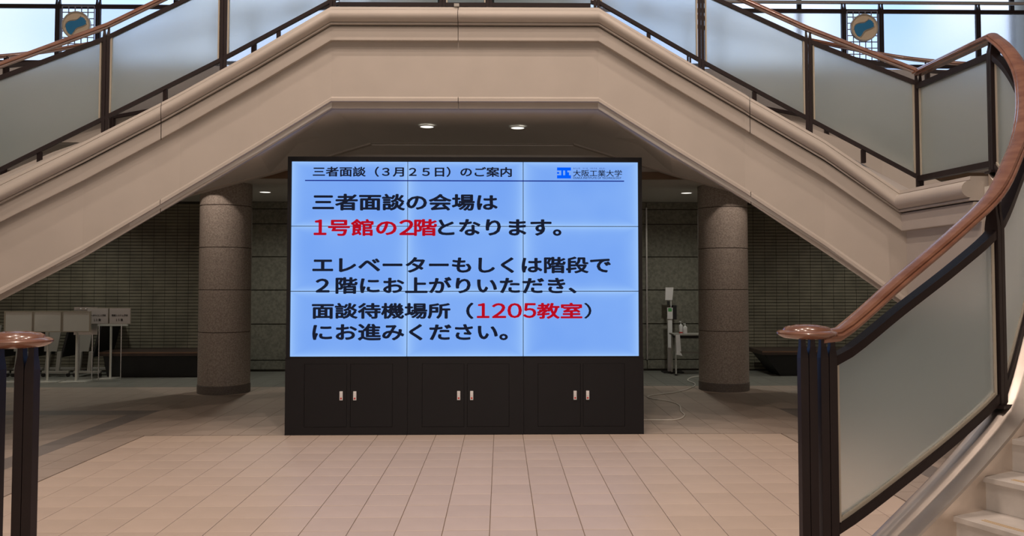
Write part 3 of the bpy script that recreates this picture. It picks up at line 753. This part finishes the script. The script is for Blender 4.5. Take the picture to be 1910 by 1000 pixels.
# ------------------------------------------------------------------ video wall on its cabinet
YS = 8.66; SX0, SX1, SZ0, SZ1 = -2.187, 1.446, 0.808, 2.847
vc = thing('media_cabinet', 'long black cabinet carrying the video wall, six doors with small latches', 'cabinet', (-0.37, 8.66, 0))
def lx(v): return v + 0.37
CX0, CX1 = -2.232, 1.492
mods = [CX0, -0.967, 0.240, CX1]
for i in range(3):
    b = MB(); b.box(lx(mods[i]) + 0.0015, lx(mods[i + 1]) - 0.0015, 0.012, 0.42, 0.0, 0.80); b.build('carcass', M['black'], vc)
DD = [(-2.032, -1.597), (-1.556, -1.124), (-0.814, -0.381), (-0.346, 0.087), (0.39, 0.83), (0.861, 1.292)]
# face frame pieces around the doors
b = MB()
edges = [CX0]
for i, (a, c) in enumerate(DD): edges += [a - 0.003, c + 0.003]
edges.append(CX1)
for k in range(0, len(edges), 2):
    a, c = edges[k], edges[k + 1]
    cuts = [m_ for m_ in mods[1:3] if a < m_ < c]
    pts = [a] + cuts + [c]
    for p, q in zip(pts[:-1], pts[1:]):
        b.box(lx(p) + (0.0015 if p in cuts else 0), lx(q) - (0.0015 if q in cuts else 0), 0.0, 0.014, 0.0, 0.80)
for (a, c) in DD:
    b.box(lx(a) - 0.003, lx(c) + 0.003, 0.0, 0.014, 0.0, 0.082); b.box(lx(a) - 0.003, lx(c) + 0.003, 0.0, 0.014, 0.736, 0.80)
b.build('face_frame', M['black'], vc)
for i, (a, c) in enumerate(DD):
    dr = bx('door', M['black'], vc, lx(a), lx(c), 0.001, 0.013, 0.085, 0.733, bevel=0.0015)
    hx = (c - 0.055) if i % 2 == 0 else (a + 0.045)
    h = MB(); h.box(lx(hx) - 0.016, lx(hx) + 0.016, -0.010, 0.002, 0.36, 0.452, 0)
    h.box(lx(hx) - 0.010, lx(hx) + 0.010, -0.014, -0.009, 0.405, 0.446, 0)
    h.box(lx(hx) - 0.010, lx(hx) + 0.010, -0.013, -0.009, 0.370, 0.390, 1)
    h.build('handle', [M['white'], M['redp']], dr, bevel=0.0012)
vw = thing('video_wall', 'bright blue nine-panel video wall showing a Japanese notice', 'screen', (0, 0, 0))
b = MB(); fw = 0.045
b.box(CX0 + 0.008, SX0, YS - 0.012, YS + 0.20, 0.801, 2.895); b.box(SX1, CX1 - 0.008, YS - 0.012, YS + 0.20, 0.801, 2.895)
b.box(SX0, SX1, YS - 0.012, YS + 0.20, SZ1, 2.895); b.box(SX0, SX1, YS - 0.004, YS + 0.20, 0.801, SZ0)
b.build('frame', M['black'], vw)
bx('rear_casing', M['black2'], vw, SX0, SX1, YS + 0.012, YS + 0.22, SZ0, SZ1)
pw = (SX1 - SX0) / 3; ph = (SZ1 - SZ0) / 3; g = 0.0036
for i in range(3):
    for j in range(3):
        bx('display_panel', M['screen'], vw, SX0 + i * pw + g, SX0 + (i + 1) * pw - g, YS, YS + 0.014, SZ0 + j * ph + g, SZ0 + (j + 1) * ph - g)
def text_mesh(body, x0, x1, z0, z1, y, m, parent, name='screen_text', bold=0.0, th=0.0):
    cu = bpy.data.curves.new('txt', 'FONT'); cu.body = body; cu.resolution_u = 3
    cu.extrude = 0.0
    o = bpy.data.objects.new('txt', cu); C.objects.link(o)
    bpy.context.view_layer.update()
    me = bpy.data.meshes.new_from_object(o.evaluated_get(bpy.context.evaluated_depsgraph_get()))
    bpy.data.objects.remove(o)
    vs = [v.co for v in me.vertices]
    if not vs: return None
    ax, bx_ = min(v.x for v in vs), max(v.x for v in vs); ay, by = min(v.y for v in vs), max(v.y for v in vs)
    for v in me.vertices:
        x = x0 + (v.co.x - ax) / (bx_ - ax) * (x1 - x0); z = z0 + (v.co.y - ay) / max(by - ay, 1e-6) * (z1 - z0)
        v.co = (x, y, z)
    if bold:      # heavy weight: the letter faces repeated with small shifts
        w_ = bold * (z1 - z0); V = [v.co.copy() for v in me.vertices]; F = [tuple(p.vertices) for p in me.polygons]
        nv, nf = [], []
        for k_, (dx, dz) in enumerate(((-1, 0), (1, 0), (0, 0.7), (0, -0.7), (0.7, 0.5), (-0.7, 0.5), (0.7, -0.5), (-0.7, -0.5))):
            b_ = len(nv); nv += [(v.x + dx * w_, v.y - 0.00004 * k_, v.z + dz * w_) for v in V]; nf += [tuple(b_ + i for i in f) for f in F]
        me = bpy.data.meshes.new(name); me.from_pydata(nv, [], nf)
    me.name = name; me.materials.clear(); me.materials.append(m)
    q = bpy.data.objects.new(name, me); C.objects.link(q); q.parent = parent
    return q
yt = YS - 0.0015
TX = [('三者面談（３月２５日）のご案内', -1.963, 0.112, 2.688, 2.790, 'scr_ink', 0.036),
      ('三者面談の会場は', -1.960, -0.040, 2.336, 2.502, 'scr_ink', 0.048),
      ('１', -1.945, -1.825, 2.078, 2.232, 'scr_red', 0.045), ('号館の', -1.796, -1.095, 2.070, 2.237, 'scr_red', 0.045),
      ('２', -1.056, -0.912, 2.078, 2.232, 'scr_red', 0.045), ('階', -0.900, -0.674, 2.070, 2.237, 'scr_red', 0.045),
      ('となります。', -0.651, 0.629, 2.073, 2.238, 'scr_ink', 0.048),
      ('エレベーターもしくは階段で', -1.954, 1.147, 1.680, 1.845, 'scr_ink', 0.048),
      ('２階にお上がりいただき、', -1.919, 0.786, 1.466, 1.632, 'scr_ink', 0.048),
      ('面談待機場所（', -1.956, -0.291, 1.204, 1.364, 'scr_ink', 0.048),
      ('１', -0.244, -0.123, 1.212, 1.360, 'scr_red', 0.04), ('２', -0.087, 0.051, 1.212, 1.360, 'scr_red', 0.04), ('０', 0.075, 0.216, 1.212, 1.360, 'scr_red', 0.04), ('５', 0.240, 0.366, 1.212, 1.360, 'scr_red', 0.04), ('教室', 0.384, 0.847, 1.204, 1.363, 'scr_red', 0.045),
      ('）', 0.875, 0.945, 1.204, 1.364, 'scr_ink', 0.02),
      ('にお進みください。', -1.948, 0.067, 0.981, 1.146, 'scr_ink', 0.048),
      ('大阪工業大学', 0.761, 1.275, 2.694, 2.763, 'scr_ink', 0.015),
      ('OSAKA INSTITUTE OF TECHNOLOGY', 0.760, 1.269, 2.668, 2.690, 'scr_ink', 0.008),
      ('みらいを　つくる　つたえる　まもる。', 0.761, 1.100, 2.772, 2.788, 'scr_navy', 0.004)]
for (s, a, c, d, e, m, bo) in TX: text_mesh(s, a, c, d, e, yt, M[m], vw, bold=bo)
b = MB(); b.box(-2.046, 1.298, yt, yt + 0.0012, 2.640, 2.651); b.build('screen_rule', M['scr_navy'], vw)
# university mark: blue block letters
b = MB(); LX0, LX1, LZ0, LZ1 = 0.591, 0.738, 2.673, 2.789
def lb(u0, u1, v0, v1): b.box(LX0 + u0 * (LX1 - LX0), LX0 + u1 * (LX1 - LX0), yt, yt + 0.0012, LZ0 + v0 * (LZ1 - LZ0), LZ0 + v1 * (LZ1 - LZ0))
lb(0, 1, 0.72, 1.0); lb(0, 1, 0, 0.29); lb(0, 0.15, 0.42, 0.58); lb(0.30, 0.44, 0.29, 0.72); lb(0.58, 0.86, 0.29, 0.56); lb(0.58, 0.74, 0.56, 0.72)
b.build('screen_logo', M['scr_blue'], vw)

# ------------------------------------------------------------------ furniture at the back, left
def tables():
    for k, (x, y, lb_) in enumerate(((-8.25, 14.3, 'first of the folded grey-and-black tables, furthest left'), (-7.75, 14.3, 'folded table with grey panel behind the second blank board'), (-7.25, 14.3, 'folded table with grey panel and castors behind the third blank board'), (-6.73, 14.3, 'folded black table right behind the lettered sign stand'))):
        t = thing('folding_table', lb_, 'folded table', (x, y, 0))
        b = MB()  # tilted table top, almost upright
        b.hexa([(-0.10, -0.30, 0.32), (-0.06, -0.30, 0.32), (-0.06, 0.4, 0.32), (-0.10, 0.4, 0.32), (0.06, -0.30, 0.96), (0.10, -0.30, 0.96), (0.10, 0.4, 0.96), (0.06, 0.4, 0.96)])
        b.build('tabletop', M['black2'], t, bevel=0.004)
        b = MB(); b.hexa([(-0.36, -0.30, 0.42), (-0.14, -0.32, 0.42), (-0.14, -0.30, 0.42), (-0.36, -0.28, 0.42), (-0.34, -0.30, 0.86), (-0.06, -0.32, 0.86), (-0.06, -0.30, 0.86), (-0.34, -0.28, 0.86)])
        b.build('modesty_panel', M['grey'], t)
        for s in (-0.3, -0.12):
            b = MB(); b.hexa([(s - 0.03, -0.34, 0.08), (s + 0.03, -0.34, 0.08), (s + 0.03, -0.30, 0.08), (s - 0.03, -0.30, 0.08), (s + 0.0, -0.34, 0.42), (s + 0.06, -0.34, 0.42), (s + 0.06, -0.30, 0.42), (s, -0.30, 0.42)])
            b.build('leg', M['grey'], t)
        bx('foot_rail', M['grey'], t, -0.36, 0.08, -0.36, -0.30, 0.06, 0.10, 0.004); bx('foot_rail', M['grey'], t, -0.36, 0.08, 0.2, 0.26, 0.06, 0.10, 0.004)
        for sx in (-0.35, 0.06):
            for sy in (-0.33, 0.23):
                b = MB(); b.tube([(sx, sy - 0.012, 0.032), (sx, sy + 0.012, 0.032)], 0.032, 12); b.build('castor', M['black2'], t, smooth=True)
tables()
def blank_sign(x, lb_, yy=13.3):
    t = thing('sign_stand', lb_, 'sign stand', (x, yy, 0))
    b = MB(); b.tube([(0, 0, 0.01), (0, 0, 0.85)], 0.017, 10); b.build('pole', M['pole'], t, smooth=True)
    bx('base_plate', M['pole'], t, -0.20, 0.20, -0.14, 0.14, 0.0, 0.012)
    bx('board', M['board'], t, -0.205, 0.205, -0.03, -0.012, 0.80, 1.10, bevel=0.002)
    b = MB()
    b.box(-0.228, -0.205, -0.034, -0.008, 0.785, 1.115); b.box(0.205, 0.228, -0.034, -0.008, 0.785, 1.115); b.box(-0.205, 0.205, -0.034, -0.008, 1.10, 1.115); b.box(-0.205, 0.205, -0.034, -0.008, 0.785, 0.80)
    b.build('board_frame', M['boardedge'], t)
blank_sign(-7.62, 'blank grey sign board on a pole, leftmost of the three')
blank_sign(-7.17, 'blank grey sign board on a pole, middle one of the three')
blank_sign(-6.72, 'blank grey sign board on a pole, rightmost of the three')
# metal-topped board behind the third blank sign
t = thing('clip_board', 'silver topped board with clips rising behind the third blank sign', 'board', (-6.72, 13.6, 0))
bx('panel', M['chrome'], t, -0.20, 0.18, -0.01, 0.01, 0.72, 1.17, bevel=0.002)
for s in (-0.12, 0.10):
    b = MB(); b.tube([(s, 0, 0.0), (s, 0, 0.75)], 0.011, 8); b.build('leg', M['chrome'], t, smooth=True)
for s in (-0.09, -0.01, 0.09, 0.14):
    b = MB(); b.lathe([(0.004, 0), (0.012, 0.003), (0.012, 0.012), (0.003, 0.016)], (s, -0.012, 1.135), 10); b.build('clip', M['white'], t)
def letter_sign(x, l1, l2, lb_, yy=13.55):
    t = thing('lettered_sign', lb_, 'sign', (x, yy, 0))
    b = MB(); b.tube([(0.02, 0, 0.0), (0.02, 0, 0.92)], 0.008, 8); b.build('pole', M['chrome'], t, smooth=True)
    bx('sign_face', M['pinkpaper'], t, -0.165, 0.165, -0.022, -0.012, 0.905, 1.15)
    bx('sign_back', M['boardedge'], t, -0.172, 0.172, -0.012, -0.004, 0.898, 1.157)
    text_mesh(l1, -0.13, 0.13, 1.02, 1.055, -0.0235, M['ink'], t, 'sign_text', 0.03)
    text_mesh(l2, -0.06, 0.05, 0.945, 0.985, -0.0235, M['ink'], t, 'sign_text', 0.03)
letter_sign(-6.51, 'データサイエンス学科', '１３ 階', 'lettered paper sign on a thin pole, left side of the T-bar stand')
letter_sign(-6.155, '情報システム学科', '１５ 階', 'lettered paper sign on a thin pole, right side of the T-bar stand')
t = thing('display_stand', 'pale T-bar stand with flat base between the two lettered signs', 'stand', (-6.38, 13.72, 0))
b = MB(); b.tube([(0, 0, 0.01), (0, 0, 1.14)], 0.018, 10); b.build('pole', M['pole'], t, smooth=True)
bx('crossbar', M['pole'], t, -0.25, 0.27, -0.02, 0.02, 0.855, 0.895, bevel=0.004)
bx('base_plate', M['pole'], t, -0.15, 0.10, -0.14, 0.14, 0, 0.012)

# benches
def bench(x0, x1, y0, y1, lb_, taper):
    t = thing('bench', lb_, 'bench', ((x0 + x1) / 2, (y0 + y1) / 2, 0)); h = (x1 - x0) / 2; d = (y1 - y0) / 2
    b = MB(); b.box(-h, h, -d, d, 0.36, 0.43); b.build('seat', M['leather'], t, bevel=0.008)
    b = MB(); b.box(-h + 0.004, h - 0.004, -d - 0.006, -d + 0.004, 0.405, 0.428); b.build('seat_edge', M['benchtop'], t)
    b = MB(); b.hexa([(-h + taper, -d + 0.12, 0), (h - taper, -d + 0.12, 0), (h - taper, d - 0.05, 0), (-h + taper, d - 0.05, 0), (-h + 0.06, -d + 0.05, 0.36), (h - 0.06, -d + 0.05, 0.36), (h - 0.06, d - 0.02, 0.36), (-h + 0.06, d - 0.02, 0.36)])
    b.build('plinth', M['black2'], t)
bench(-6.6, -4.4, 13.75, 14.5, 'low dark bench against the tiled wall left of the left column', 0.1)
bench(4.35, 6.8, 13.75, 14.55, 'low dark bench against the tiled wall right of the right column', 0.35)

# table with sanitiser
t = thing('side_table', 'small grey table with metal legs half hidden by the right column', 'table', (3.36, 14.1, 0))
bx('tabletop', M['grey'], t, -0.45, 0.45, -0.19, 0.19, 0.675, 0.70, bevel=0.003); bx('apron', M['black2'], t, -0.40, 0.40, -0.16, 0.16, 0.625, 0.675)
bx('shelf', M['grey'], t, -0.40, 0.40, -0.02, 0.0, 0.36, 0.39)
for sx in (-0.41, 0.0, 0.41):
    for sy in (-0.16, 0.16):
        if sx == 0 and sy > 0: continue
        if sx == 0: continue
        b = MB(); b.tube([(sx, sy, 0.03), (sx, sy, 0.68)], 0.014, 10); l_ = b.build('leg', M['pole'], t, smooth=True)
        b = MB(); b.tube([(sx, sy, 0.0), (sx, sy, 0.03)], 0.017, 10); b.build('foot', M['black2'], l_)
def bottle(x, y, h, r, lb_, red):
    t = thing('sanitizer_bottle', lb_, 'bottle', (x, y, 0.70))
    b = MB(); b.lathe([(r * 0.9, 0), (r, 0.01), (r, h * 0.62), (r * 0.85, h * 0.70), (r * 0.35, h * 0.74), (r * 0.35, h * 0.80)], (0, 0, 0), 20); b.build('body', M['white'], t, smooth=True)
    b = MB(); b.tube([(0, 0, h * 0.78), (0, 0, h * 0.97)], r * 0.15, 8); b.box(-r * 0.9, r * 0.25, -0.006, 0.006, h * 0.95, h); b.build('pump', M['white'], t)
    b = MB(); b.lathe([(r * 1.01, h * 0.06), (r * 1.01, h * (0.16 if red else 0.5))], (0, 0, 0), 20); b.build('label', M['redp' if red else 'paper'], t, smooth=True)
bottle(3.045, 13.98, 0.215, 0.032, 'taller white pump bottle with red band on the small table', True)
bottle(3.115, 13.97, 0.175, 0.036, 'shorter white pump bottle on the small table', False)
t = thing('sanitizer_stand', 'white pedal sanitiser stand with paper notice beside the small table', 'stand', (2.95, 14.46, 0))
bx('column', M['white'], t, -0.035, 0.045, -0.03, 0.03, 0.02, 0.97, bevel=0.004); bx('base', M['black2'], t, -0.13, 0.22, -0.14, 0.12, 0, 0.02)
bx('label_card', M['paper'], t, -0.045, 0.05, -0.045, -0.031, 0.93, 1.13); bx('label_band', M['greenp'], t, -0.03, 0.035, -0.047, -0.0455, 1.06, 1.12)
bx('dispenser', M['black2'], t, 0.05, 0.12, -0.05, 0.05, 0.92, 1.17, bevel=0.006)
b = MB(); b.tube([(0.03, 0, 0.95), (0.03, 0, 1.28), (0.02, -0.01, 1.46)], 0.007, 8); b.build('sign_rod', M['white'], t)
b = MB(); b.hexa([(-0.075, -0.02, 1.26), (0.05, -0.02, 1.26), (0.05, -0.018, 1.26), (-0.075, -0.018, 1.26), (-0.07, -0.035, 1.48), (0.07, -0.03, 1.48), (0.07, -0.028, 1.48), (-0.07, -0.033, 1.48)]); b.build('paper_notice', M['paper'], t)
bx('sensor', M['black2'], t, -0.04, 0.0, -0.03, 0.0, 1.17, 1.24)
t = thing('hanging_notice', 'crumpled white notice taped to the front of the small table', 'notice', (2.98, 13.895, 0.36))
b = MB(); b.hexa([(-0.03, 0.0, 0.05), (0.05, 0.0, 0.05), (0.05, 0.004, 0.05), (-0.03, 0.004, 0.05), (-0.04, 0.0, 0.33), (0.03, 0.0, 0.33), (0.03, 0.004, 0.33), (-0.04, 0.004, 0.33)]); b.build('sheet', M['paper'], t)
b = MB(); b.hexa([(-0.04, -0.02, 0.0), (0.06, -0.012, -0.02), (0.07, 0.0, -0.02), (-0.04, 0.0, 0.0), (-0.03, -0.015, 0.08), (0.03, -0.01, 0.05), (0.03, 0.0, 0.05), (-0.03, 0.0, 0.08)]); b.build('fold', M['paper'], t)
# cable on the floor
cp = catmull([(1.42, 9.30, 0.008), (1.635, 9.484, 0.008), (2.0, 9.50, 0.008), (2.17, 9.8, 0.008), (2.2, 10.13, 0.008), (2.28, 10.6, 0.008), (2.22, 10.95, 0.008), (2.02, 11.25, 0.008), (2.08, 11.5, 0.008), (2.49, 11.82, 0.008), (2.85, 12.35, 0.008), (3.0, 12.8, 0.008), (2.98, 13.2, 0.008), (3.12, 13.6, 0.008), (3.3, 13.8, 0.008)], 6)
b = MB(); b.tube(cp, 0.0085, 8); o = b.build('cable', M['cable'], None, smooth=True); setp(o, 'pale cable snaking over the floor from the cabinet to the small table', 'cable')
# ceiling lamps of the hall (housings of the spot lights high above)
for (x, y, z, p) in SP:
    t = thing('hall_lamp', 'round lamp housing in the hall ceiling', 'ceiling light', (x, y, 9.9), group='hall ceiling lamps above the camera')
    b = MB(); b.lathe([(0.12, 0), (0.13, -0.02), (0.12, -0.16), (0.10, -0.16), (0.10, -0.05)], (0, 0, 0), 20); b.build('housing', M['white'], t, smooth=True)
